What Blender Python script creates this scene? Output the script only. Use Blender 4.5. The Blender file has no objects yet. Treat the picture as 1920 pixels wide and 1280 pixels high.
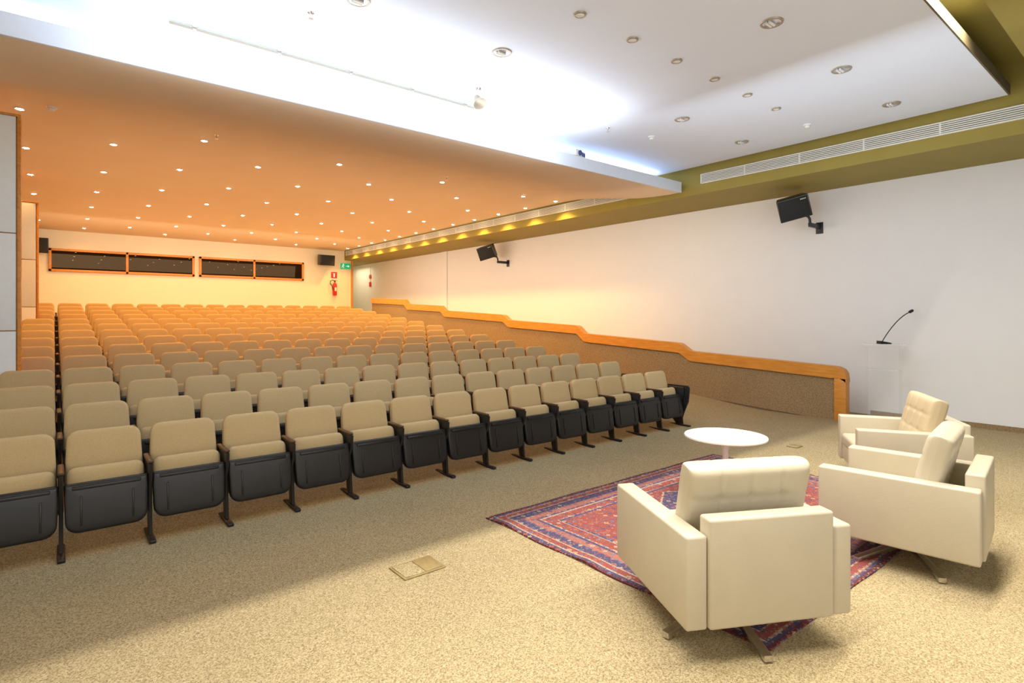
import bpy, bmesh, math, random
from mathutils import Vector, Matrix, Euler
random.seed(4)
sc = bpy.context.scene
C = sc.collection
PI = math.pi
R = math.radians
try:
    sc.view_settings.view_transform = 'Standard'
    sc.view_settings.look = 'None'
except Exception: pass

# ------------------------------------------------------------ materials
def mat(name, col, rough=0.6, metal=0.0, noise=0.0, nscale=20, bump=0.0, bscale=80, emit=None, estr=0, spec=0.5, alpha=1, tint=None):
    m = bpy.data.materials.new(name); m.use_nodes = True
    nt = m.node_tree; b = nt.nodes['Principled BSDF']
    b.inputs['Base Color'].default_value = (*col, 1)
    b.inputs['Roughness'].default_value = rough
    b.inputs['Metallic'].default_value = metal
    b.inputs['Specular IOR Level'].default_value = spec
    b.inputs['Alpha'].default_value = alpha
    if tint: b.inputs['Specular Tint'].default_value = (*tint, 1)
    if emit:
        b.inputs['Emission Color'].default_value = (*emit, 1); b.inputs['Emission Strength'].default_value = estr
    tc = nt.nodes.new('ShaderNodeTexCoord')
    if noise > 0:
        n = nt.nodes.new('ShaderNodeTexNoise'); n.inputs['Scale'].default_value = nscale; n.inputs['Detail'].default_value = 4
        nt.links.new(tc.outputs['Object'], n.inputs['Vector'])
        r = nt.nodes.new('ShaderNodeValToRGB')
        r.color_ramp.elements[0].position = .3; r.color_ramp.elements[1].position = .7
        r.color_ramp.elements[0].color = (*[max(0, c*(1-noise)) for c in col], 1)
        r.color_ramp.elements[1].color = (*[min(1, c*(1+noise)) for c in col], 1)
        nt.links.new(n.outputs['Fac'], r.inputs['Fac']); nt.links.new(r.outputs['Color'], b.inputs['Base Color'])
    if bump > 0:
        n2 = nt.nodes.new('ShaderNodeTexNoise'); n2.inputs['Scale'].default_value = bscale; n2.inputs['Detail'].default_value = 3
        nt.links.new(tc.outputs['Object'], n2.inputs['Vector'])
        bp = nt.nodes.new('ShaderNodeBump'); bp.inputs['Strength'].default_value = bump; bp.inputs['Distance'].default_value = .01
        nt.links.new(n2.outputs['Fac'], bp.inputs['Height']); nt.links.new(bp.outputs['Normal'], b.inputs['Normal'])
    return m

def carpet_mat(name, c0, c1, c2, sc_=185):
    m = bpy.data.materials.new(name); m.use_nodes = True
    nt = m.node_tree; b = nt.nodes['Principled BSDF']; b.inputs['Roughness'].default_value = .95
    b.inputs['Specular IOR Level'].default_value = .1
    tc = nt.nodes.new('ShaderNodeTexCoord')
    v = nt.nodes.new('ShaderNodeTexVoronoi'); v.inputs['Scale'].default_value = sc_; v.inputs['Randomness'].default_value = 1
    nt.links.new(tc.outputs['Object'], v.inputs['Vector'])
    s = nt.nodes.new('ShaderNodeSeparateColor'); nt.links.new(v.outputs['Color'], s.inputs[0])
    n = nt.nodes.new('ShaderNodeTexNoise'); n.inputs['Scale'].default_value = sc_*.45; n.inputs['Detail'].default_value = 2
    nt.links.new(tc.outputs['Object'], n.inputs['Vector'])
    av = nt.nodes.new('ShaderNodeMath'); av.operation = 'MULTIPLY_ADD'; av.inputs[1].default_value = .5
    nt.links.new(s.outputs[0], av.inputs[0])
    h = nt.nodes.new('ShaderNodeMath'); h.operation = 'MULTIPLY'; h.inputs[1].default_value = .5; nt.links.new(n.outputs['Fac'], h.inputs[0])
    nt.links.new(h.outputs[0], av.inputs[2])
    r = nt.nodes.new('ShaderNodeValToRGB'); e = r.color_ramp.elements
    e[0].position = .24; e[0].color = (*c0, 1); e[1].position = .74; e[1].color = (*c2, 1)
    k = e.new(.44); k.color = (*c1, 1)
    nt.links.new(av.outputs[0], r.inputs['Fac'])
    g = nt.nodes.new('ShaderNodeTexNoise'); g.inputs['Scale'].default_value = 1.3; g.inputs['Detail'].default_value = 3
    nt.links.new(tc.outputs['Object'], g.inputs['Vector'])
    mr = nt.nodes.new('ShaderNodeMapRange'); mr.inputs['To Min'].default_value = .9; mr.inputs['To Max'].default_value = 1.1
    nt.links.new(g.outputs['Fac'], mr.inputs['Value'])
    mx = nt.nodes.new('ShaderNodeVectorMath'); mx.operation = 'SCALE'
    nt.links.new(r.outputs['Color'], mx.inputs[0]); nt.links.new(mr.outputs['Result'], mx.inputs['Scale'])
    nt.links.new(mx.outputs['Vector'], b.inputs['Base Color'])
    return m

def wood_mat(name, c0, c1):
    m = bpy.data.materials.new(name); m.use_nodes = True
    nt = m.node_tree; b = nt.nodes['Principled BSDF']; b.inputs['Roughness'].default_value = .4
    tc = nt.nodes.new('ShaderNodeTexCoord'); mp = nt.nodes.new('ShaderNodeMapping'); mp.inputs['Scale'].default_value = (14, 1.5, 14)
    n = nt.nodes.new('ShaderNodeTexNoise'); n.inputs['Scale'].default_value = 2.5; n.inputs['Detail'].default_value = 5
    nt.links.new(tc.outputs['Object'], mp.inputs['Vector']); nt.links.new(mp.outputs['Vector'], n.inputs['Vector'])
    r = nt.nodes.new('ShaderNodeValToRGB'); e = r.color_ramp.elements
    e[0].position = .3; e[0].color = (*c0, 1); e[1].position = .7; e[1].color = (*c1, 1)
    nt.links.new(n.outputs['Fac'], r.inputs['Fac']); nt.links.new(r.outputs['Color'], b.inputs['Base Color'])
    return m

RX, RY = 1.66, 1.165   # rug half sizes
def rug_mat():
    m = bpy.data.materials.new('rug_wool'); m.use_nodes = True
    nt = m.node_tree; N = nt.nodes; L = nt.links
    b = N['Principled BSDF']; b.inputs['Roughness'].default_value = .95; b.inputs['Specular IOR Level'].default_value = .1
    tc = N.new('ShaderNodeTexCoord'); sp = N.new('ShaderNodeSeparateXYZ'); L.new(tc.outputs['Object'], sp.inputs[0])
    def M(op, a, c=None, d=None):
        n = N.new('ShaderNodeMath'); n.operation = op
        for i, v in enumerate((a, c, d)):
            if v is None: continue
            if isinstance(v, (int, float)): n.inputs[i].default_value = v
            else: L.new(v, n.inputs[i])
        return n.outputs[0]
    ax = M('ABSOLUTE', sp.outputs['X']); ay = M('ABSOLUTE', sp.outputs['Y'])
    d = M('MINIMUM', M('SUBTRACT', RX, ax), M('SUBTRACT', RY, ay))
    def ramp(fac, stops, interp='CONSTANT'):
        r = N.new('ShaderNodeValToRGB'); r.color_ramp.interpolation = interp; e = r.color_ramp.elements
        e[0].position = stops[0][0]; e[0].color = (*stops[0][1], 1)
        e[1].position = stops[-1][0]; e[1].color = (*stops[-1][1], 1)
        for p, c in stops[1:-1]:
            k = e.new(p); k.color = (*c, 1)
        L.new(fac, r.inputs[0]); return r.outputs[0]
    RED=(.27,.075,.065); NAVY=(.07,.07,.145); CREAM=(.42,.33,.24); ROSE=(.32,.14,.12); BLUE=(.13,.14,.23); DRK=(.12,.035,.04)
    base = ramp(d, [(0,DRK),(.02,NAVY),(.045,CREAM),(.06,RED),(.11,CREAM),(.125,NAVY),(.20,ROSE),(.27,NAVY),(.30,CREAM),(.315,RED),(.40,CREAM),(.41,NAVY),(.435,RED)])
    dia = M('ADD', M('DIVIDE', ax, 1.15), M('DIVIDE', ay, .72))
    fld = ramp(dia, [(0,NAVY),(.14,CREAM),(.17,RED),(.38,CREAM),(.40,NAVY),(.5,ROSE),(.66,NAVY),(.9,CREAM),(.93,RED)])
    isf = M('GREATER_THAN', d, .435)
    mixb = N.new('ShaderNodeMix'); mixb.data_type='RGBA'; L.new(isf, mixb.inputs[0]); L.new(base, mixb.inputs[6]); L.new(fld, mixb.inputs[7])
    def motif(scale, metric, stops, thr, rnd):
        v = N.new('ShaderNodeTexVoronoi'); v.distance = metric; v.inputs['Scale'].default_value = scale; v.inputs['Randomness'].default_value = rnd
        L.new(tc.outputs['Object'], v.inputs['Vector'])
        c = N.new('ShaderNodeSeparateColor'); L.new(v.outputs['Color'], c.inputs[0])
        col = ramp(c.outputs[0], stops)
        msk = M('MULTIPLY', M('LESS_THAN', v.outputs['Distance'], thr), M('GREATER_THAN', v.outputs['Distance'], thr*.3))
        return col, msk
    out = mixb.outputs[2]
    for scale, metric, stops, thr, rnd, k_ in ((17,'MANHATTAN',[(0,CREAM),(.15,RED),(.4,BLUE),(.58,ROSE),(.78,NAVY)],.46,.15,.8),
                                      (38,'MANHATTAN',[(0,RED),(.28,NAVY),(.5,CREAM),(.64,ROSE),(.82,BLUE)],.40,.35,.8),
                                      (80,'CHEBYCHEV',[(0,ROSE),(.3,NAVY),(.6,RED),(.82,CREAM)],.30,.6,.6)):
        col, msk = motif(scale, metric, stops, thr, rnd)
        mx = N.new('ShaderNodeMix'); mx.data_type='RGBA'; L.new(M('MULTIPLY', msk, k_), mx.inputs[0]); L.new(out, mx.inputs[6]); L.new(col, mx.inputs[7]); out = mx.outputs[2]
    L.new(out, b.inputs['Base Color'])
    return m

M_ = dict(
 carpet=carpet_mat('carpet_tan', (.195,.152,.082), (.325,.262,.148), (.475,.395,.25)),
 carpet_dk=carpet_mat('carpet_panel', (.18,.12,.06), (.28,.195,.105), (.38,.28,.158), 160),
 wallw=mat('paint_white', (.80,.81,.83), .8, noise=.01, nscale=3),
 wallc=mat('paint_cream', (.88,.83,.68), .8, noise=.01, nscale=3),
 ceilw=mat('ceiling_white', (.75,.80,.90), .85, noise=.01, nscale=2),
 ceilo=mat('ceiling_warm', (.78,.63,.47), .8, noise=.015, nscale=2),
 fascia=mat('fascia_white', (.70,.76,.87), .6, noise=.01),
 olive=mat('olive_paint', (.30,.235,.045), .7, noise=.04, nscale=3),
 edge=mat('dark_olive_edge', (.14,.11,.055), .8, noise=.04, nscale=3),
 seat=mat('seat_fabric', (.58,.445,.25), .9, noise=.10, nscale=180, bump=.2, bscale=400, spec=.2),
 blk=mat('black_plastic', (.010,.011,.014), .34, noise=.1),
 blkm=mat('black_metal', (.012,.012,.014), .4, noise=.1),
 brown=wood_mat('armrest_wood', (.05,.024,.012), (.10,.045,.022)),
 wood=wood_mat('orange_wood', (.56,.22,.03), (.70,.31,.055)),
 leather=mat('cream_leather', (.51,.46,.355), .40, noise=.03, nscale=6, bump=.10, bscale=160),
 leather_tan=mat('tan_leather', (.52,.43,.28), .42, noise=.03, nscale=6, bump=.10, bscale=160),
 chrome=mat('brushed_steel', (.68,.67,.66), .18, 1, noise=.05),
 tabw=mat('white_laminate', (.86,.85,.78), .3, noise=.01),
 glassd=mat('dark_glass', (.016,.010,.006), .012, noise=.05, spec=.13, tint=(1,.70,.45)),
 red=mat('red_enamel', (.6,.02,.02), .35, noise=.05),
 redsign=mat('red_sign', (.6,.03,.03), .5, noise=.02),
 white=mat('white_plastic', (.8,.8,.78), .5, noise=.01),
 green=mat('exit_green', (.0,.35,.14), .5, noise=.02, emit=(.0,.5,.2), estr=.5),
 signw=mat('sign_white', (.9,.9,.9), .5, noise=.01, emit=(1,1,1), estr=.5),
 acry=mat('clear_acrylic', (.90,.92,.95), .1, noise=.01, alpha=.07),
 acrye=mat('acrylic_edge', (.9,.93,.95), .15, noise=.01, alpha=.28),
 vent=mat('vent_white', (.76,.76,.70), .5, noise=.02),
 ventd=mat('vent_dark', (.12,.10,.05), .8, noise=.05),
 bulbw=mat('warm_bulb', (1,.8,.5), .4, noise=.01, emit=(1,.76,.45), estr=140),
 brass=mat('dull_brass', (.30,.23,.10), .55, .3, noise=.15, nscale=30),
 gold=mat('satin_gold', (.40,.35,.27), .45, .5, noise=.05),
 grill=mat('speaker_grille', (.012,.012,.014), .75, noise=.2, nscale=300),
 reflector=mat('reflector', (.62,.65,.72), .15, 1, noise=.02),
 lens=mat('lens_blue', (.03,.06,.25), .1, noise=.05),
 panel=mat('pillar_panel', (.82,.89,.97), .5, noise=.015),
 dkwall=mat('front_wall_paint', (.30,.26,.20), .8, noise=.03, nscale=3),
 rug=rug_mat(),
)

# ------------------------------------------------------------ mesh helpers
def merge(bm, tmp, M=None):
    if M is not None: bmesh.ops.transform(tmp, matrix=M, verts=tmp.verts)
    me = bpy.data.meshes.new('t'); tmp.to_mesh(me); tmp.free(); bm.from_mesh(me); bpy.data.meshes.remove(me)
def T(x, y, z): return Matrix.Translation((x, y, z))
def rot(ax, deg): return Matrix.Rotation(R(deg), 4, ax)
def box(bm, c, s, bev=0, seg=2, M=None):
    t = bmesh.new(); bmesh.ops.create_cube(t, size=1)
    bmesh.ops.scale(t, vec=s, verts=t.verts)
    if bev > 0: bmesh.ops.bevel(t, geom=t.edges[:], offset=bev, segments=seg, profile=.5, affect='EDGES')
    m = T(*c)
    if M is not None: m = M @ m
    merge(bm, t, m)
def tube(bm, pts, rad, seg=10, cap=True):
    pts = [Vector(p) for p in pts]; n = len(pts)
    if not hasattr(rad, '__len__'): rad = [rad]*n
    rings = []; up = None
    for i, p in enumerate(pts):
        d = (pts[min(i+1, n-1)] - pts[max(i-1, 0)]).normalized()
        if up is None:
            up = Vector((0,0,1)) if abs(d.z) < .9 else Vector((1,0,0))
        a = d.cross(up).normalized(); b_ = a.cross(d).normalized(); up = b_
        rings.append([bm.verts.new(p + rad[i]*(math.cos(2*PI*k/seg)*a + math.sin(2*PI*k/seg)*b_)) for k in range(seg)])
    for i in range(n-1):
        for k in range(seg):
            bm.faces.new((rings[i][k], rings[i][(k+1)%seg], rings[i+1][(k+1)%seg], rings[i+1][k]))
    if cap:
        bm.faces.new(rings[0][::-1]); bm.faces.new(rings[-1])
def lathe(bm, prof, c=(0,0,0), seg=24):
    rings = []
    for r, z in prof:
        if r < 1e-5: rings.append([bm.verts.new((c[0], c[1], c[2]+z))])
        else: rings.append([bm.verts.new((c[0]+r*math.cos(2*PI*k/seg), c[1]+r*math.sin(2*PI*k/seg), c[2]+z)) for k in range(seg)])
    for A, B in zip(rings, rings[1:]):
        for k in range(seg):
            k2 = (k+1) % seg
            if len(A) == 1 and len(B) == 1: continue
            if len(A) == 1: bm.faces.new((A[0], B[k], B[k2]))
            elif len(B) == 1: bm.faces.new((A[k], A[k2], B[0]))
            else: bm.faces.new((A[k], A[k2], B[k2], B[k]))
def prism(bm, pts, M, th, bev=0):
    t = bmesh.new()
    lo = [t.verts.new((x, y, 0)) for x, y in pts]; hi = [t.verts.new((x, y, th)) for x, y in pts]
    n = len(pts)
    t.faces.new(lo[::-1]); t.faces.new(hi)
    for k in range(n): t.faces.new((lo[k], lo[(k+1)%n], hi[(k+1)%n], hi[k]))
    bmesh.ops.recalc_face_normals(t, faces=t.faces)
    if bev > 0:
        ed = [e for e in t.edges if (e.verts[0].co.z == e.verts[1].co.z)]
        bmesh.ops.bevel(t, geom=ed, offset=bev, segments=2, profile=.5, affect='EDGES')
    merge(bm, t, M)
def rrect(w, h, rt, rb, wt=None, n=5):
    wt = w if wt is None else wt
    pts = []
    for cx, cy, r, a0 in ((wt/2-rt, h/2-rt, rt, 0), (-wt/2+rt, h/2-rt, rt, 90), (-w/2+rb, -h/2+rb, rb, 180), (w/2-rb, -h/2+rb, rb, 270)):
        for k in range(n+1):
            a = R(a0 + 90*k/n); pts.append((cx + r*math.cos(a), cy + r*math.sin(a)))
    return pts
def pillow(bm, w, h, d, rt, rb, er, bulge, M, wt=None, bback=0):
    """upholstered slab in local XZ, front at y=0 facing -Y, thickness d"""
    out = rrect(w, h, rt, rb, wt); m = min(w, h)
    t = bmesh.new()
    rings = [(.33*m, -bulge*.92), (.18*m, -bulge*.6), (er*1.6, -bulge*.12), (er*.7, er*.12), (er*.2, er*.45), (0, er)]
    rings += [(0, d-er), (er*.2, d-er*.45), (er*.7, d-er*.12), (er*1.6, d+bback*.2), (.25*m, d+bback*.8)]
    vs = []
    for k, y in rings:
        sx = (w/2-k)/(w/2); sz = (h/2-k)/(h/2)
        vs.append([t.verts.new((x*sx, y, z*sz)) for x, z in out])
    n = len(out)
    for A, B in zip(vs, vs[1:]):
        for k in range(n): t.faces.new((A[k], A[(k+1)%n], B[(k+1)%n], B[k]))
    c0 = t.verts.new((0, -bulge, 0)); c1 = t.verts.new((0, d+bback, 0))
    for k in range(n):
        t.faces.new((c0, vs[0][(k+1)%n], vs[0][k])); t.faces.new((c1, vs[-1][k], vs[-1][(k+1)%n]))
    bmesh.ops.recalc_face_normals(t, faces=t.faces)
    merge(bm, t, M)
def obj(name, bm, m, parent=None, ang=42, loc=None):
    bmesh.ops.remove_doubles(bm, verts=bm.verts, dist=1e-6)
    me = bpy.data.meshes.new(name); bm.to_mesh(me); bm.free()
    me.materials.append(M_[m] if isinstance(m, str) else m)
    me.polygons.foreach_set('use_smooth', [True]*len(me.polygons))
    me.set_sharp_from_angle(angle=R(ang))
    o = bpy.data.objects.new(name, me); C.objects.link(o)
    if parent: o.parent = parent
    if loc: o.location = loc
    return o
def tag(o, label, cat, group=None):
    o['label'] = label; o['category'] = cat
    if group: o['group'] = group
    return o
def thing(name, label, cat, loc=(0,0,0), rz=0, group=None):
    o = bpy.data.objects.new(name, None); C.objects.link(o); o.location = loc; o.rotation_euler = (0,0,rz); o.empty_display_size = .1
    return tag(o, label, cat, group)
def struct(name, bm, m, ang=42):
    o = obj(name, bm, m, None, ang); o['kind'] = 'structure'; return o
def dup(root, loc, rz=None, label=None, group=None):
    r = root.copy(); C.objects.link(r); r.location = loc
    if rz is not None: r.rotation_euler = (0,0,rz)
    if label: r['label'] = label
    if group: r['group'] = group
    for ch in list(root.children):
        c = ch.copy(); C.objects.link(c); c.parent = r
        for g in list(ch.children):
            d = g.copy(); C.objects.link(d); d.parent = c
    return r
ORD = 'first second third fourth fifth sixth seventh eighth ninth tenth eleventh twelfth thirteenth fourteenth fifteenth sixteenth'.split()

# ------------------------------------------------------------ setting
WX, WL, YB = 10.5, -2.2, 21.8
SL = .0963
def fz(y): return max(0, SL*(y-4.92))

bm = bmesh.new()
ys = [-4, 0, 3, 4.5, 4.92, 5.4] + [6+k for k in range(20)]
cols = [[bm.verts.new((x, y, fz(y))) for y in ys] for x in (WL, 3, 7.3, WX)]
for A, B in zip(cols, cols[1:]):
    for k in range(len(ys)-1): bm.faces.new((A[k], B[k], B[k+1], A[k+1]))
fl = struct('floor', bm, 'carpet')

bm = bmesh.new(); box(bm, (WX+.06, 10.3, 2.4), (.12, 29, 5)); box(bm, (WX-.02, 16.6, 2.2), (.04, .35, 3.3)); struct('wall_right', bm, 'wallw')
bm = bmesh.new(); box(bm, (WL-.06, 8.9, 2.4), (.12, 26, 5)); struct('wall_left', bm, 'wallc')
bm = bmesh.new(); box(bm, ((WL+WX)/2, -4.06, 2.4), (WX-WL+.2, .12, 5)); struct('wall_front', bm, 'dkwall')
bm = bmesh.new(); box(bm, ((WL+9.33)/2, YB+.06, 2.7), (9.33-WL, .12, 3.2)); box(bm, (9.27, YB+1.5, 2.7), (.12, 2.9, 3.2)); box(bm, (9.93, 24.7, 2.9), (1.4, .12, 3))
struct('wall_back', bm, 'wallc')
bm = bmesh.new(); box(bm, (9.345, YB+.0, 2.64), (.05, .2, 2.38)); struct('trim_1', bm, 'wood')
bm = bmesh.new(); box(bm, (WX-.008, .2, .035), (.016, 6.6, .07)); struct('baseboard_right', bm, 'carpet_dk')

# warm ceiling with a curved front
bm = bmesh.new()
prof = [(6.1,3.90),(6.35,3.90),(6.7,3.915),(7.1,3.95),(7.5,4.01),(7.9,4.075),(8.3,4.135),(8.7,4.18),(9.1,4.2),(YB,4.2)]
A = [bm.verts.new((WL, y, z)) for y, z in prof]; B = [bm.verts.new((8.95, y, z)) for y, z in prof]
for k in range(9): bm.faces.new((A[k], A[k+1], B[k+1], B[k]))
T2 = [bm.verts.new((8.95, y, max(z+.06, 4.08 if y < 7.2 else z+.06))) for y, z in prof]
for k in range(9): bm.faces.new((B[k], B[k+1], T2[k+1], T2[k]))
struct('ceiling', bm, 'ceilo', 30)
bm = bmesh.new(); box(bm, ((WL+8.95)/2, 6.09, 3.99), (8.95-WL, .03, .19)); box(bm, ((WL+8.95)/2, 6.75, 4.07), (8.95-WL, 1.3, .02)); box(bm, ((WL+8.95)/2, 7.42, 4.2), (8.95-WL, .03, .3))
struct('trim_2', bm, 'fascia')
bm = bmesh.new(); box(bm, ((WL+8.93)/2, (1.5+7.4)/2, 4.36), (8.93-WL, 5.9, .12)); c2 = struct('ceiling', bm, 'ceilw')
bm = bmesh.new(); box(bm, ((WL+8.94)/2, 1.492, 4.36), (8.94-WL, .016, .124)); struct('trim_4', bm, 'edge')
bm = bmesh.new(); box(bm, ((WL+9.1)/2, 3.2, 4.72), (9.3-WL, 14.4, .06)); struct('ceiling', bm, 'olive')
bm = bmesh.new(); box(bm, ((WL+9.05)/2, -1.42, 4.36), (9.05-WL, 5.2, .12)); struct('ceiling', bm, 'olive')
bm = bmesh.new(); box(bm, ((9.05+WX)/2, 10.3, 4.28), (WX-9.05, 29, .9)); struct('trim_3', bm, 'olive')

# ------------------------------------------------------------ air vents on the soffit
def vent(y0, y1, label):
    t = thing('air_vent', label, 'air vent', (9.05, (y0+y1)/2, 4.09), 0, 'linear air vents on the olive soffit')
    L = y1-y0
    b = bmesh.new(); box(b, (-.004, 0, 0), (.008, L, .15)); obj('backing', b, 'ventd', t)
    b = bmesh.new()
    for z in (-.078, .078): box(b, (-.014, 0, z), (.03, L, .018))
    for y in (-L/2, L/2): box(b, (-.014, y, 0), (.03, .02, .17))
    obj('frame', b, 'vent', t)
    b = bmesh.new()
    for z in (-.052, -.026, 0, .026, .052): box(b, (-.015, 0, z), (.022, L, .014))
    k = 1
    while k < L/.9:
        box(b, (-.012, -L/2+k*.9, 0), (.02, .02, .14)); k += 1
    obj('slats', b, 'vent', t)
vent(.4, 5.72, 'long white slatted air vent in the olive soffit beside the white ceiling')
vent(7.4, 21.6, 'long slatted air vent in the soffit beside the orange ceiling')

# ------------------------------------------------------------ booth windows
def booth(x0, xm, x1, label, n):
    t = thing('control_booth_window', label, 'window', ((x0+x1)/2, YB-.01, 3.3), 0, 'control booth windows in the back wall')
    w = x1-x0; h = .62; cx = (x0+x1)/2
    b = bmesh.new()
    for z in (-h/2, h/2): box(b, (0, -.02, z), (w+.07, .08, .07), .006)
    for x in (x0-cx, xm-cx, x1-cx): box(b, (x, -.02, 0), (.07, .08, h+.07), .006)
    obj('window_frame', b, 'wood', t)
    for a, c in ((x0, xm), (xm, x1)):
        b = bmesh.new(); box(b, ((a+c)/2-cx, .0, 0), (c-a-.06, .016, h-.06)); obj('glass_pane', b, 'glassd', t)
booth(-.09, 1.82, 3.69, 'wide dark booth window with orange wood frame at left of back wall', 1)
booth(3.9, 5.64, 7.38, 'wide dark booth window with orange wood frame nearer the exit sign', 2)

# ------------------------------------------------------------ pillars (fins) at left
def pillar(xr, y0, th, top, label):
    t = thing('pillar', label, 'pillar', (xr-.6, y0+th/2, fz(y0)), 0, 'panelled pillars along the left side')
    H = top-fz(y0)
    b = bmesh.new(); box(b, (0, 0, H/2), (1.18, th-.04, H-.02)); obj('core', b, 'wood', t)
    zs = [0.0, H*.34, H*.64, H]
    for a, c in zip(zs, zs[1:]):
        b = bmesh.new(); box(b, (-.01, -th/2+.005, (a+c)/2), (1.17, .03, c-a-.012), .004); obj('panel', b, 'panel', t)
    b = bmesh.new(); box(b, (.60, 0, H/2), (.03, th+.02, H), .004); obj('edge_strip', b, 'wood', t)
    b = bmesh.new(); box(b, (0, 0, H+.01), (1.23, th+.03, .025), .004); obj('top_strip', b, 'wood', t)
pillar(-.29, 8.02, .20, 3.77, 'nearer pale panelled pillar with orange wood edge at far left')
pillar(-.23, 13.43, .16, 3.68, 'farther pale panelled pillar with orange wood edge, behind the nearer one')

# ------------------------------------------------------------ stepped guard wall
segs = [(3.5,.84),(6.22,.95,6.55,1.10),(9.0,1.216,9.33,1.40),(11.8,1.506,12.13,1.65),(15.0,1.78,15.33,1.94),(17.4,2.02,17.73,2.19),(20.3,2.29)]
top = [(3.5,.66),(3.51,.74),(3.55,.80),(3.62,.835),(3.72,.845)]
for s in segs[1:-1]:
    y0, z0, y1, z1 = s
    for k in range(9):
        u = k/8; e = u*u*(3-2*u); top.append((y0+(y1-y0)*u, z0+(z1-z0)*e))
top.append((20.3, 2.29))
gw = thing('guard_wall', 'stepped carpeted guard wall with curved orange wood cap along the ramp', 'low wall', (9.5, 3.5, 0))
def strip(x0, x1, lo, hi, m, name):
    b = bmesh.new(); n = len(lo); V = []
    for x in (x0, x1):
        V.append(([b.verts.new((x, y-3.5, z)) for y, z in lo], [b.verts.new((x, y-3.5, z)) for y, z in hi]))
    for k in range(n-1):
        for lo_, hi_ in V: b.faces.new((lo_[k], lo_[k+1], hi_[k+1], hi_[k]))
        b.faces.new((V[0][1][k], V[0][1][k+1], V[1][1][k+1], V[1][1][k]))
        b.faces.new((V[0][0][k], V[0][0][k+1], V[1][0][k+1], V[1][0][k]))
    for k in (0, n-1): b.faces.new((V[0][0][k], V[0][1][k], V[1][1][k], V[1][0][k]))
    bmesh.ops.recalc_face_normals(b, faces=b.faces)
    o = obj(name, b, m, gw, 30); o.location = (-9.5, 0, 0); return o
body_top = [(y, z-.1) for y, z in top if y > 3.6]
strip(9.53, 9.60, [(y, fz(y)-.02) for y, z in body_top], body_top, 'carpet_dk', 'carpeted_panel')
cap = [(y, z) for y, z in top]
strip(9.49, 9.64, [(y, z-.19 if y > 3.7 else max(.6, z-.17)) for y, z in cap], cap, 'wood', 'wooden_cap')
b = bmesh.new(); box(b, (.065, .09, .33), (.15, .17, .66), .006); obj('end_post', b, 'wood', gw)

# ------------------------------------------------------------ auditorium seat
def make_stand(x, parent, end=False):
    b = bmesh.new()
    pts = [(.10,.555),(.44,.555),(.45,.50),(.40,.44),(.27,.37),(.20,.03),(.12,.03),(.155,.36),(.11,.45)]
    M = Matrix(((0,0,1,x-.012),(1,0,0,0),(0,1,0,0),(0,0,0,1)))
    prism(b, pts, M, .024, .005)
    s = obj('arm_stand', b, 'blkm', parent)
    b = bmesh.new(); box(b, (x, .27, .565), (.038, .30, .024), .010, 3)
    o = obj('armrest', b, 'brown', s)
    b = bmesh.new(); box(b, (x, .17, .014), (.045, .34, .026), .008)
    o = obj('foot', b, 'blkm', s)
    return s
seat0 = thing('auditorium_seat', '', 'seat', (0,0,0), 0, 'tip-up seats in the raked auditorium')
b = bmesh.new(); pillow(b, .478, .42, .075, .075, .04, .020, .006, T(0, .375, .600) @ rot('X', -11), wt=.452); obj('backrest', b, 'seat', seat0)
b = bmesh.new(); pillow(b, .45, .38, .02, .07, .04, .006, 0, T(0, .452, .585) @ rot('X', -11), wt=.43); obj('back_shell', b, 'blk', seat0)
b = bmesh.new(); pillow(b, .465, .40, .085, .055, .06, .026, .006, T(0, .20, .375) @ rot('X', -9), wt=.46, bback=.01); obj('seat_cushion', b, 'seat', seat0)
b = bmesh.new(); Ms = T(0, .115, .318) @ rot('X', -9)
pillow(b, .475, .335, .07, .012, .080, .012, .004, Ms, wt=.490)
box(b, (0, -.004, .135), (.40, .02, .026), .006, M=Ms)
for sx in (-1, 1): box(b, (sx*.15, -.004, -.02), (.012, .012, .2), .003, M=Ms)
obj('seat_shell', b, 'blk', seat0)
make_stand(-.258, seat0)
seatE = dup(seat0, (0,0,-20))
make_stand(.258, seatE)
b = bmesh.new()
M = Matrix(((0,0,1,.276),(1,0,0,0),(0,1,0,0),(0,0,0,1)))
prism(b, [(.03,.56),(.06,.6),(.40,.6),(.46,.55),(.44,.30),(.36,.12),(.26,.02),(.18,.02),(.12,.2),(.05,.36)], M, .03, .008)
obj('end_panel', b, 'blk', seatE)
used0 = usedE = False
NR = 14
for r in range(NR):
    fy = 4.78 + .9*r; z = fz(fy+.12)
    for c in range(15):
        x = -.22 + .516*c
        end = c == 14
        rowname = 'front row' if r == 0 else ('back row' if r == NR-1 else ORD[r]+' row from the front')
        lab = ('tan padded tip-up seat at the right end of the %s' % rowname) if end else 'tan padded tip-up seat, %s from the left in the %s' % (ORD[c], rowname)
        if end:
            if not usedE: usedE = True; seatE.location = (x, fy, z); seatE['label'] = lab
            else: dup(seatE, (x, fy, z), None, lab)
        else:
            if not used0: used0 = True; seat0.location = (x, fy, z); seat0['label'] = lab
            else: dup(seat0, (x, fy, z), None, lab)

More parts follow.
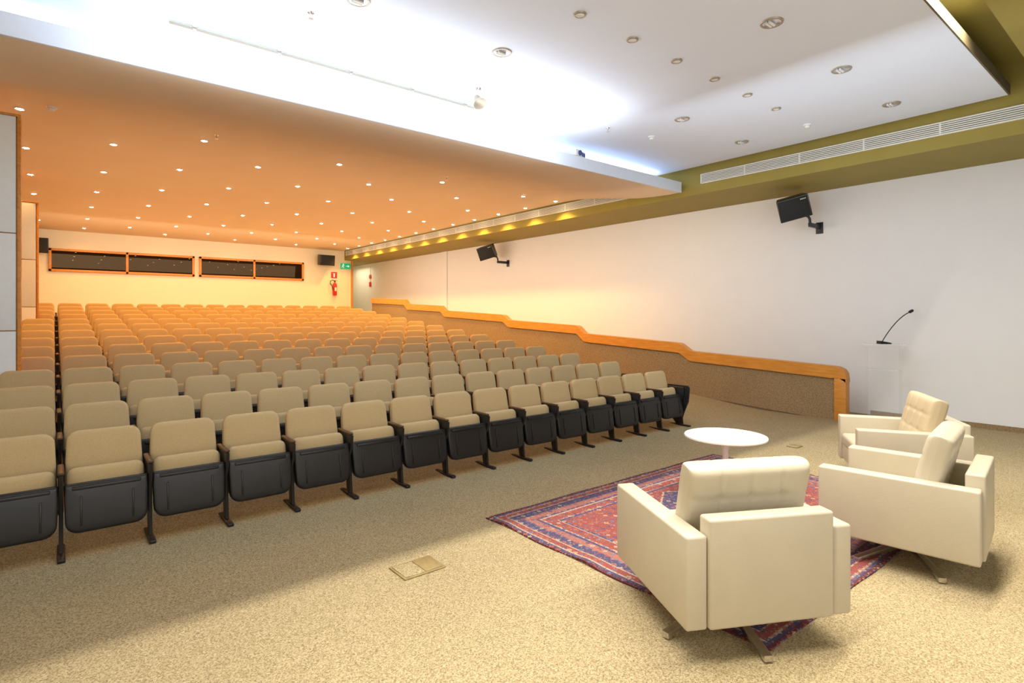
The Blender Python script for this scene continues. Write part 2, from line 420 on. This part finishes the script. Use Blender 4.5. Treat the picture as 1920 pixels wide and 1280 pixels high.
# ------------------------------------------------------------ rug, table, armchairs
RC = (2.72+RX, 3.67-RY)
b = bmesh.new(); nx, ny = 80, 56
g = []
for i in range(nx+1):
    row = []
    for j in range(ny+1):
        x = -RX + 2*RX*i/nx; y = -RY + 2*RY*j/ny
        e = max(0, 1-(x+RX)/.22)
        zz = .010 + .012*e*max(0, math.sin(y*7.3+1))**3
        row.append(b.verts.new((x + .008*math.sin(y*9), y + .006*math.sin(x*7), zz)))
    g.append(row)
for i in range(nx):
    for j in range(ny): b.faces.new((g[i][j], g[i+1][j], g[i+1][j+1], g[i][j+1]))
per = [g[i][0] for i in range(nx+1)] + [g[nx][j] for j in range(1, ny+1)] + [g[i][ny] for i in range(nx-1, -1, -1)] + [g[0][j] for j in range(ny-1, 0, -1)]
lo = [b.verts.new((v.co.x, v.co.y, .001)) for v in per]
for k in range(len(per)):
    k2 = (k+1) % len(per); b.faces.new((per[k], lo[k], lo[k2], per[k2]))
rug = obj('rug', b, 'rug', None, 60, loc=(RC[0], RC[1], 0)); tag(rug, 'red and navy patterned oriental rug under the cream armchairs', 'rug')

t = thing('round_table', 'small round white pedestal table standing on the patterned rug', 'table', (4.68, 2.72, .012))
b = bmesh.new(); lathe(b, [(0,.532),(.33,.532),(.352,.54),(.355,.548),(.352,.556),(0,.558)], seg=56); obj('tabletop', b, 'tabw', t)
b = bmesh.new(); lathe(b, [(0,.53),(.07,.53),(.04,.5),(.026,.42),(.024,.2),(.03,.08),(.05,.03),(0,.03)], seg=28); obj('pedestal', b, 'white', t)
b = bmesh.new(); lathe(b, [(0,.05),(.05,.045),(.10,.025),(.2,.012),(.225,.006),(.225,0),(0,0)], seg=40); obj('base', b, 'white', t)

def make_armchair(label, loc, rz, legs, cush='leather'):
    t = thing('armchair', label, 'armchair', loc, rz, 'cream leather swivel armchairs')
    for s in (-1, 1):
        b = bmesh.new(); box(b, (s*.392, .005, .375), (.11, .87, .445), .014, 3); obj('armrest', b, 'leather', t)
    b = bmesh.new(); box(b, (0, -.395, .415), (.67, .10, .52), .014, 3); obj('back_panel', b, 'leather', t)
    b = bmesh.new(); box(b, (0, .04, .24), (.67, .76, .16), .012, 2); obj('seat_base', b, 'leather', t)
    b = bmesh.new(); box(b, (0, .05, .365), (.665, .76, .12), .035, 4); obj('seat_cushion', b, 'leather', t)
    b = bmesh.new(); nx, nz = 64, 44; w, h, d = .69, .47, .15
    Mx = T(0, -.175, .650) @ rot('X', 14)
    gx = (-.172, 0, .172); gz = (-.08, .08)
    def surf(x, z):
        ex = 1-abs(2*x/w)**14; ez = 1-abs(2*z/h)**12
        f = (max(ex, 0)*max(ez, 0))**.28
        dd = 0
        for i in gx: dd += .006*math.exp(-((x-i)/.0085)**2)*f
        for j in gz: dd += .006*math.exp(-((z-j)/.0085)**2)*f
        for i in gx:
            for j in gz: dd += .009*math.exp(-((x-i)**2+(z-j)**2)/.0004)*f
        return f*(d/2) - dd
    V = {}
    for sgn in (-1, 1):
        for i in range(nx+1):
            for k in range(nz+1):
                a = -1+2*i/nx; c = -1+2*k/nz
                x = w/2*(a*1.4-.4*a**3); z = h/2*(c*1.4-.4*c**3)
                V[sgn, i, k] = b.verts.new(Mx @ Vector((x, sgn*max(surf(x, z), 0), z)))
        for i in range(nx):
            for k in range(nz):
                f = [V[sgn,i,k], V[sgn,i+1,k], V[sgn,i+1,k+1], V[sgn,i,k+1]]
                b.faces.new(f if sgn < 0 else f[::-1])
    bmesh.ops.remove_doubles(b, verts=b.verts, dist=1e-5)
    obj('back_cushion', b, cush, t, 80)
    b = bmesh.new(); lathe(b, [(0,.16),(.10,.16),(.10,.145),(.03,.135),(.03,.05),(0,.05)], seg=20); obj('swivel_post', b, 'chrome', t)
    for a in legs:
        b = bmesh.new(); A = Matrix.Rotation(R(a)-rz, 4, 'Z')
        pts = [(.0,.085),(.0,.04),(.44,.012),(.45,.0),(.48,.0),(.48,.028)]
        M = A @ Matrix(((1,0,0,0),(0,0,1,-.022),(0,1,0,0),(0,0,0,1)))
        prism(b, pts, M, .044, .004)
        obj('base_leg', b, 'chrome', t)
    return t
make_armchair('nearest cream leather swivel armchair, its back to the camera on the rug', (2.89, 1.70, .011), R(-28), (176, 236, 356, 56))
make_armchair('middle cream leather swivel armchair, side-on between the other two armchairs', (4.60, 1.31, .011), R(7), (160, 218, 340, 38))
make_armchair('farthest cream leather swivel armchair with tanner back cushion, nearest the clear lectern', (6.26, 1.84, .012), R(31), (150, 210, 330, 30), 'leather_tan')

# ------------------------------------------------------------ lectern + microphone
t = thing('lectern', 'clear acrylic lectern standing against the white wall', 'lectern', (10.0, 3.15, 0), R(-65+0))
b = bmesh.new(); box(b, (0, 0, .012), (.52, .36, .024), .004); obj('base_plate', b, 'acrye', t)
for sx in (-1, 1):
    b = bmesh.new(); box(b, (sx*.22, 0, .59), (.012, .28, 1.12), .002); obj('side_panel', b, 'acry', t)
b = bmesh.new(); box(b, (0, -.14, .60), (.44, .012, 1.1), .002); obj('front_panel', b, 'acry', t)
b = bmesh.new(); box(b, (0, 0, .80), (.43, .27, .012), .002); obj('shelf', b, 'acrye', t)
b = bmesh.new(); box(b, (0, 0, 1.19), (.54, .38, .016), .003); obj('top_plate', b, 'acrye', t)
t = thing('microphone', 'black gooseneck microphone on the clear lectern top', 'microphone', (10.0, 3.15, 1.198), R(-39))
b = bmesh.new(); prism(b, [(-.08,0),(.08,0),(.08,.02),(-.08,.05)], T(0,.06,0) @ rot('X', 90), .12, .005); obj('base', b, 'blk', t)
pts = [(-.03 + .42*(k/10)**1.1, 0, .03 + .46*math.sin(k/10*1.2)/math.sin(1.2)) for k in range(11)]
b = bmesh.new(); tube(b, pts, .007); obj('gooseneck', b, 'blkm', t)
p = Vector(pts[-1]); q = Vector(pts[-2]); dd = (p-q).normalized()
b = bmesh.new(); tube(b, [p, p+dd*.01, p+dd*.06, p+dd*.075], [.012,.022,.022,.010], 12); obj('capsule', b, 'grill', t)

# ------------------------------------------------------------ wall speakers
def wall_speaker(x, y, z, yw, zw, label):
    t = thing('wall_speaker', label, 'speaker', (WX, yw, zw), 0, 'black speakers on wall brackets')
    d = Vector((x-WX, y-yw, z-zw))
    Mr = T(*d) @ rot('Z', -58) @ rot('X', 16) @ rot('Y', -14)
    b = bmesh.new()
    prism(b, [(-.25,-.15),(.25,-.15),(.21,.15),(-.21,.15)], Mr @ T(0,0,-.19), .38, .012)
    obj('cabinet', b, 'blk', t)
    b = bmesh.new(); box(b, (0, -.158, 0), (.46, .012, .34), .004, M=Mr); g_ = obj('grille', b, 'grill', t)
    b = bmesh.new(); box(b, (.16, -.167, .13), (.09, .004, .016), M=Mr); obj('badge', b, 'gold', g_)
    b = bmesh.new(); box(b, (-.008, 0, 0), (.016, .12, .20), .003); obj('wall_plate', b, 'blkm', t)
    b = bmesh.new(); box(b, (-.21, .0, .02), (.40, .05, .07), .008); tube(b, [(-.38,0,.03), (-.40,.0,.12), Vector((-.42,.03,.19))], .022); tube(b, [(-.42,.03,.17), d+Vector((.0,0,-.10))], .02); obj('bracket', b, 'blkm', t)
wall_speaker(9.92, 4.50, 3.50, 4.30, 3.18, 'nearer black wall speaker on bracket above the lectern wall')
wall_speaker(9.92, 13.35, 3.50, 13.1, 3.18, 'farther black wall speaker on bracket above the stepped guard wall')
def back_speaker(x, z, label, w=.55, h=.36):
    t = thing('hanging_speaker', label, 'speaker', (x, YB, z), 0, 'black speakers on the back wall')
    b = bmesh.new(); box(b, (0, -.42, 0), (w, .34, h), .02, M=rot('X', 6)); obj('cabinet', b, 'blk', t)
    b = bmesh.new(); box(b, (0, -.60, 0), (w-.04, .012, h-.04), .004, M=rot('X', 6)); obj('grille', b, 'grill', t)
    b = bmesh.new(); box(b, (0, -.14, .0), (.06, .26, .06), .005); box(b, (0, -.012, 0), (.14, .02, .2), .004); obj('bracket', b, 'blkm', t)
back_speaker(8.15, 3.80, 'black speaker on the back wall between the booth window and exit sign', .56, .40)
back_speaker(-.42, 3.72, 'black speaker on the back wall beside the farther pillar', .6, .44)

# ------------------------------------------------------------ exit sign, extinguisher
t = thing('exit_sign', 'green lit emergency exit sign with running figure on the back wall', 'sign', (9.08, YB-.03, 3.60))
b = bmesh.new(); box(b, (0, 0, 0), (.40, .05, .22), .006); obj('sign_box', b, 'green', t)
b = bmesh.new()
lathe_m = bmesh.new(); lathe(lathe_m, [(0,0),(.02,0),(.02,.004),(0,.004)], seg=12); merge(b, lathe_m, T(-.10, -.026, .07) @ rot('X', 90))
for (x0, z0, x1, z1) in ((-.10,.045,-.12,-.01),(-.12,-.01,-.08,-.04),(-.08,-.04,-.09,-.08),(-.12,-.01,-.15,-.05),(-.15,-.05,-.17,-.05),(-.10,.04,-.06,.02),(-.10,.04,-.15,.02)):
    tube(b, [(x0,-.028,z0),(x1,-.028,z1)], .009, 6)
tube(b, [(.0,-.028,0),(.11,-.028,0)], .010, 6)
prism(b, [(.09,-.045),(.16,0),(.09,.045)], T(0,-.026,0) @ rot('X', 90), .004)
obj('pictogram', b, 'signw', t)
t = thing('fire_extinguisher', 'red fire extinguisher hanging on the back wall beside the exit', 'fire extinguisher', (8.62, YB-.09, 2.42))
b = bmesh.new(); lathe(b, [(0,0),(.07,0),(.08,.02),(.08,.40),(.06,.46),(.025,.5),(.025,.53),(0,.53)], seg=20); obj('cylinder', b, 'red', t)
b = bmesh.new(); box(b, (0, 0, .55), (.05,.05,.05), .008); box(b, (.04, 0, .585), (.12,.03,.015), .004); obj('valve', b, 'blk', t)
b = bmesh.new(); box(b, (0, .075, .40), (.06,.03,.16), .003); obj('wall_hook', b, 'blkm', t)
b = bmesh.new(); tube(b, [(0,-.02,.55),(-.1,-.03,.60),(-.19,-.03,.56),(-.2,-.03,.45),(-.13,-.05,.36),(-.09,-.06,.2)], .014); obj('hose', b, 'blk', t)
b = bmesh.new(); box(b, (0, -.082, .24), (.07,.004,.14)); obj('instruction_label', b, 'white', t)
t = thing('extinguisher_sign', 'small red square extinguisher sign above the fire extinguisher', 'sign', (8.62, YB-.01, 3.22))
b = bmesh.new(); box(b, (0,0,0), (.24,.012,.24), .002); obj('sign_plate', b, 'redsign', t)
b = bmesh.new(); box(b, (0,-.009,-.02), (.05,.004,.12)); box(b, (0,-.009,.06), (.09,.004,.015)); obj('pictogram', b, 'signw', t)
t = thing('fire_alarm', 'red fire alarm bell unit on the side wall past the exit', 'fire alarm', (WX-.02, 22.5, 2.95))
b = bmesh.new(); box(b, (0,0,0), (.05,.14,.2), .008); obj('housing', b, 'red', t)
b = bmesh.new(); tube(b, [(0,0,.1),(0,0,.75)], .01); obj('conduit', b, 'white', t)
b = bmesh.new(); box(b, (0,0,.33), (.03,.16,.16), .004); obj('sign_plate', b, 'redsign', t)

# ------------------------------------------------------------ floor boxes
def floorbox(x, y, w, d, rz, label):
    t = thing('floor_box', label, 'floor outlet', (x, y, 0), rz, 'brass floor outlet plates')
    b = bmesh.new(); box(b, (0,0,.004), (w, d, .008), .002); obj('frame', b, 'brass', t)
    b = bmesh.new(); box(b, (-w*.22,0,.0095), (w*.46, d*.86, .004), .001); obj('carpet_lid', b, 'carpet', t)
    b = bmesh.new(); box(b, (w*.23,0,.0095), (w*.40, d*.86, .004), .001); obj('metal_lid', b, 'brass', t)
floorbox(1.84, 3.24, .30, .22, 0, 'dull brass floor outlet plate in the carpet left of the rug')
floorbox(7.2, 3.25, .16, .14, 0, 'small brass floor outlet plate in the carpet behind the table')

# ------------------------------------------------------------ ceiling fixtures
d0 = thing('downlight', '', 'downlight', (0,0,0), 0, 'small warm downlights in the orange ceiling')
b = bmesh.new(); lathe(b, [(.030,-.002),(.046,-.010),(.055,-.006),(.056,.0)], seg=16); obj('trim_ring', b, 'white', d0)
b = bmesh.new(); lathe(b, [(0,-.018),(.02,-.016),(.032,-.009),(.034,0)], seg=12); obj('lamp', b, 'bulbw', d0)
first = True; LP = []
for c in range(9):
    x = -.33 + 1.02*c
    n = 0; y = 9.25 if c % 2 == 0 else 10.3
    while y < 21.4:
        LP.append((x, y, c, n)); y += 2.1; n += 1
for k in range(12): LP.append((8.74, 9.2+1.05*k, 9, k))
for x, y, c, n in LP:
    lab = 'small glowing warm downlight, %s file from the left, %s from the front' % (ORD[c], ORD[n])
    if c == 9: lab = 'small warm downlight at the soffit edge, %s from the front' % ORD[n]
    if first: d0.location = (x, y, 4.2); d0['label'] = lab; first = False
    else: dup(d0, (x, y, 4.2), None, lab)
    L = bpy.data.lights.new('downlight_beam', 'SPOT'); L.energy = 76 if c < 9 else 100; L.color = (1, .41, .07) if c < 9 else (1, .58, .14); L.spot_size = R(150 if c < 9 else 120); L.spot_blend = .8 if c < 9 else .5; L.shadow_soft_size = .04
    lo_ = bpy.data.objects.new('downlight_beam', L); C.objects.link(lo_); lo_.location = (x, y, 4.17)

big = None
for i, (x, y) in enumerate([(1.99,4.5),(3.51,4.48),(5.05,2.48),(6.6,2.48),(8.17,2.49),(6.6,4.47),(8.18,4.48)]):
    lab = ['topmost large recessed light at the upper left of the white ceiling','large round recessed light above the bright rail in the white ceiling','large recessed light in the white ceiling nearest the camera on the right','large recessed light, middle of the three nearest the front ceiling edge','large recessed light near the front corner of the white ceiling','large recessed light in the white ceiling between smoke detector and small lights','large recessed light in the white ceiling near the vent and orange ceiling'][i]
    if big is None:
        big = thing('recessed_light', lab, 'ceiling light', (x, y, 4.302), 0, 'large recessed lights in the white ceiling')
        b = bmesh.new(); lathe(b, [(.075,-.003),(.08,-.014),(.096,-.014),(.102,0)], seg=32); obj('trim_ring', b, 'gold', big)
        b = bmesh.new(); lathe(b, [(.078,-.010),(.055,-.005),(.028,-.004),(0,-.004)], seg=32); r_ = obj('reflector', b, 'reflector', big)
        b = bmesh.new(); tube(b, [(-.045,.0,-.014),(.045,.0,-.014)], .012, 8); tube(b, [(-.045,.03,-.014),(.045,.03,-.014)], .012, 8); obj('lamp_tube', b, 'white', big)
    else: dup(big, (x, y, 4.302), None, lab)
sm = None
for i in range(6):
    lab = 'small gold-rimmed ceiling spot, %s in the line from the camera end' % ORD[i]
    x = 3.6+.72*i
    if sm is None:
        sm = thing('small_spotlight', lab, 'ceiling light', (x, 3.48, 4.3), 0, 'small round spots in a line on the white ceiling')
        b = bmesh.new(); lathe(b, [(.036,-.004),(.042,-.016),(.056,-.012),(.06,0)], seg=24); obj('trim_ring', b, 'gold', sm)
        b = bmesh.new(); lathe(b, [(.04,-.010),(.02,-.006),(0,-.006)], seg=20); obj('lamp', b, 'white', sm)
    else: dup(sm, (x, 3.48, 4.3), None, lab)
def detector(x, y, z, label):
    t = thing('smoke_detector', label, 'smoke detector', (x, y, z), 0, 'white ceiling smoke detectors')
    b = bmesh.new(); lathe(b, [(0,-.02),(.05,-.018),(.055,0)], seg=20); obj('base', b, 'white', t)
    b = bmesh.new(); lathe(b, [(0,-.05),(.025,-.048),(.035,-.035),(.035,-.02)], seg=20); obj('sensor_head', b, 'white', t)
detector(8.15, 3.5, 4.3, 'white smoke detector at the end of the line of small ceiling spots')
detector(6.9, 5.2, 4.3, 'white smoke detector on the bright ceiling above the projector')
detector(-.02, 8.9, 4.19, 'white detector on the orange ceiling near the left pillar')
def sprinkler(x, y, z, label):
    t = thing('sprinkler', label, 'sprinkler', (x, y, z+.002), 0, 'ceiling sprinklers')
    b = bmesh.new(); lathe(b, [(0,-.006),(.03,-.005),(.034,0)], seg=14); obj('escutcheon', b, 'chrome', t)
    b = bmesh.new(); tube(b, [(0,0,0),(0,0,-.05)], .009, 8); lathe(b, [(0,-.052),(.022,-.052),(.022,-.056),(0,-.056)], seg=12); obj('head', b, 'chrome', t)
sprinkler(1.75, 4.95, 4.3, 'small metal sprinkler at the upper left of the white ceiling')
sprinkler(6.1, 5.35, 4.3, 'small metal sprinkler on the white ceiling above the projector')
sprinkler(1.78, 8.8, 4.185, 'small dark sprinkler on the orange ceiling, left half')
sprinkler(5.6, 8.8, 4.185, 'small dark sprinkler on the orange ceiling, right half near the curve')
t = thing('ceiling_rail', 'thin pale rail along the bright ceiling above the fascia', 'rail', (2.5, 5.85, 4.3))
b = bmesh.new(); box(b, (0,0,-.03), (3.4,.02,.02), .003); obj('rail_bar', b, 'gold', t)
for k in range(5):
    b = bmesh.new(); box(b, (-1.5+.75*k,0,-.01), (.04,.04,.02), .003); box(b, (-1.5+.75*k,0,-.045), (.03,.03,.02), .003); obj('clip', b, 'chrome', t)
t = thing('hanging_spotlight', 'pale bell-shaped spotlight hanging from the bright ceiling', 'spotlight', (3.86, 5.38, 4.3))
b = bmesh.new(); lathe(b, [(0,-.02),(.04,-.018),(.045,0)], seg=18); tube(b, [(0,0,0),(0,0,-.09)], .01, 8); obj('mount', b, 'chrome', t)
b = bmesh.new(); hb = bmesh.new(); lathe(hb, [(0,.06),(.03,.055),(.04,.03),(.05,-.02),(.085,-.07),(.08,-.07),(.045,-.02),(0,0)], seg=24); merge(b, hb, T(0,0,-.13) @ rot('X', -35)); obj('lamp_head', b, 'gold', t)
t = thing('projector', 'small white projector with blue lens on top of the ceiling fascia', 'projector', (6.3, 6.20, 4.08), R(18))
b = bmesh.new(); box(b, (0,0,.06), (.32,.22,.10), .012, 3); obj('housing', b, 'vent', t)
b = bmesh.new(); tube(b, [(-.06,-.10,.06),(-.06,-.135,.06)], .04, 20); obj('lens', b, 'lens', t)
b = bmesh.new(); box(b, (.08,-.112,.06), (.11,.006,.055)); obj('vent_grille', b, 'lens', t)

# ------------------------------------------------------------ lights
def area(name, loc, rx, ry, sx, sy, e, col, spread=180, rz=0):
    L = bpy.data.lights.new(name, 'AREA'); L.shape = 'RECTANGLE'; L.size = sx; L.size_y = sy; L.energy = e; L.color = col; L.spread = R(spread)
    o = bpy.data.objects.new(name, L); C.objects.link(o); o.location = loc; o.rotation_euler = (R(rx), R(ry), R(rz)); return o
COOL = (.82,.90,1)
area('cove_light', (3.4, 6.55, 4.10), 180-35, 0, 10.6, .1, 95, COOL)
area('ceiling_glow_fill', (3.0, 5.3, 3.7), 180, 0, 5.6, 1.1, 82, COOL)  # added unseen uplight, widens the glow on the white ceiling
area('stage_light', (4.0, 5.2, 4.22), -56, 0, 8, .06, 55, (1,.93,.80), 84)
area('slot_light', (3.2, 1.345, 4.60), 0, 0, 7.4, .012, 310, (1,.91,.75), 130)
area('ceiling_bounce', (4.2, 3.6, 4.1), 0, 0, 8.5, 3.2, 46, (.93,1,.98))
area('floor_bounce', (4.5, 2.5, .9), 180, 0, 9, 5, 38, (.80,.89,1))
area('wall_fill', (6.0, 2.2, 2.6), 0, -90, 2.4, 5, 58, (.78,.89,1))  # added without a fixture, brightens the right wall near the lectern
area('wall_fill', (7.2, 12.5, 2.9), 0, -80, 1.2, 14, 95, (1,.88,.70), 120)  # added without a fixture, warms the right wall beside the rear rows
area('back_wall_fill', (4.0, 17.5, 3.6), 80, 0, 9, .5, 50, (1,.88,.66), 110)  # unseen lamp added to brighten the back wall
area('passage_fill', (9.9, 23.2, 3.7), 0, 0, .8, 1.5, 18, (1,.80,.50))  # no known lamp here, added to lift the dark passage
area('warm_bounce', (4.0, 14.5, 2.6), 180, 0, 8.5, 11, 115, (1,.66,.36))  # added unseen uplight standing in for bounce onto the warm ceiling
area('room_fill', (1.5, -3, 2.6), 80, 0, 7, 3, 150, (1,.98,.96))

w = bpy.data.worlds.new('world'); sc.world = w; w.use_nodes = True
w.node_tree.nodes['Background'].inputs[0].default_value = (1,.97,.92,1); w.node_tree.nodes['Background'].inputs[1].default_value = .7

# ------------------------------------------------------------ camera
cd = bpy.data.cameras.new('camera'); cam = bpy.data.objects.new('camera', cd); C.objects.link(cam)
cam.location = (0, 0, 1.65); cam.rotation_euler = (R(90), 0, R(-39.1)); cd.lens = 36*1057/1920; cd.sensor_width = 36
cd.shift_y = -50/1920; cd.clip_start = .05
sc.camera = cam
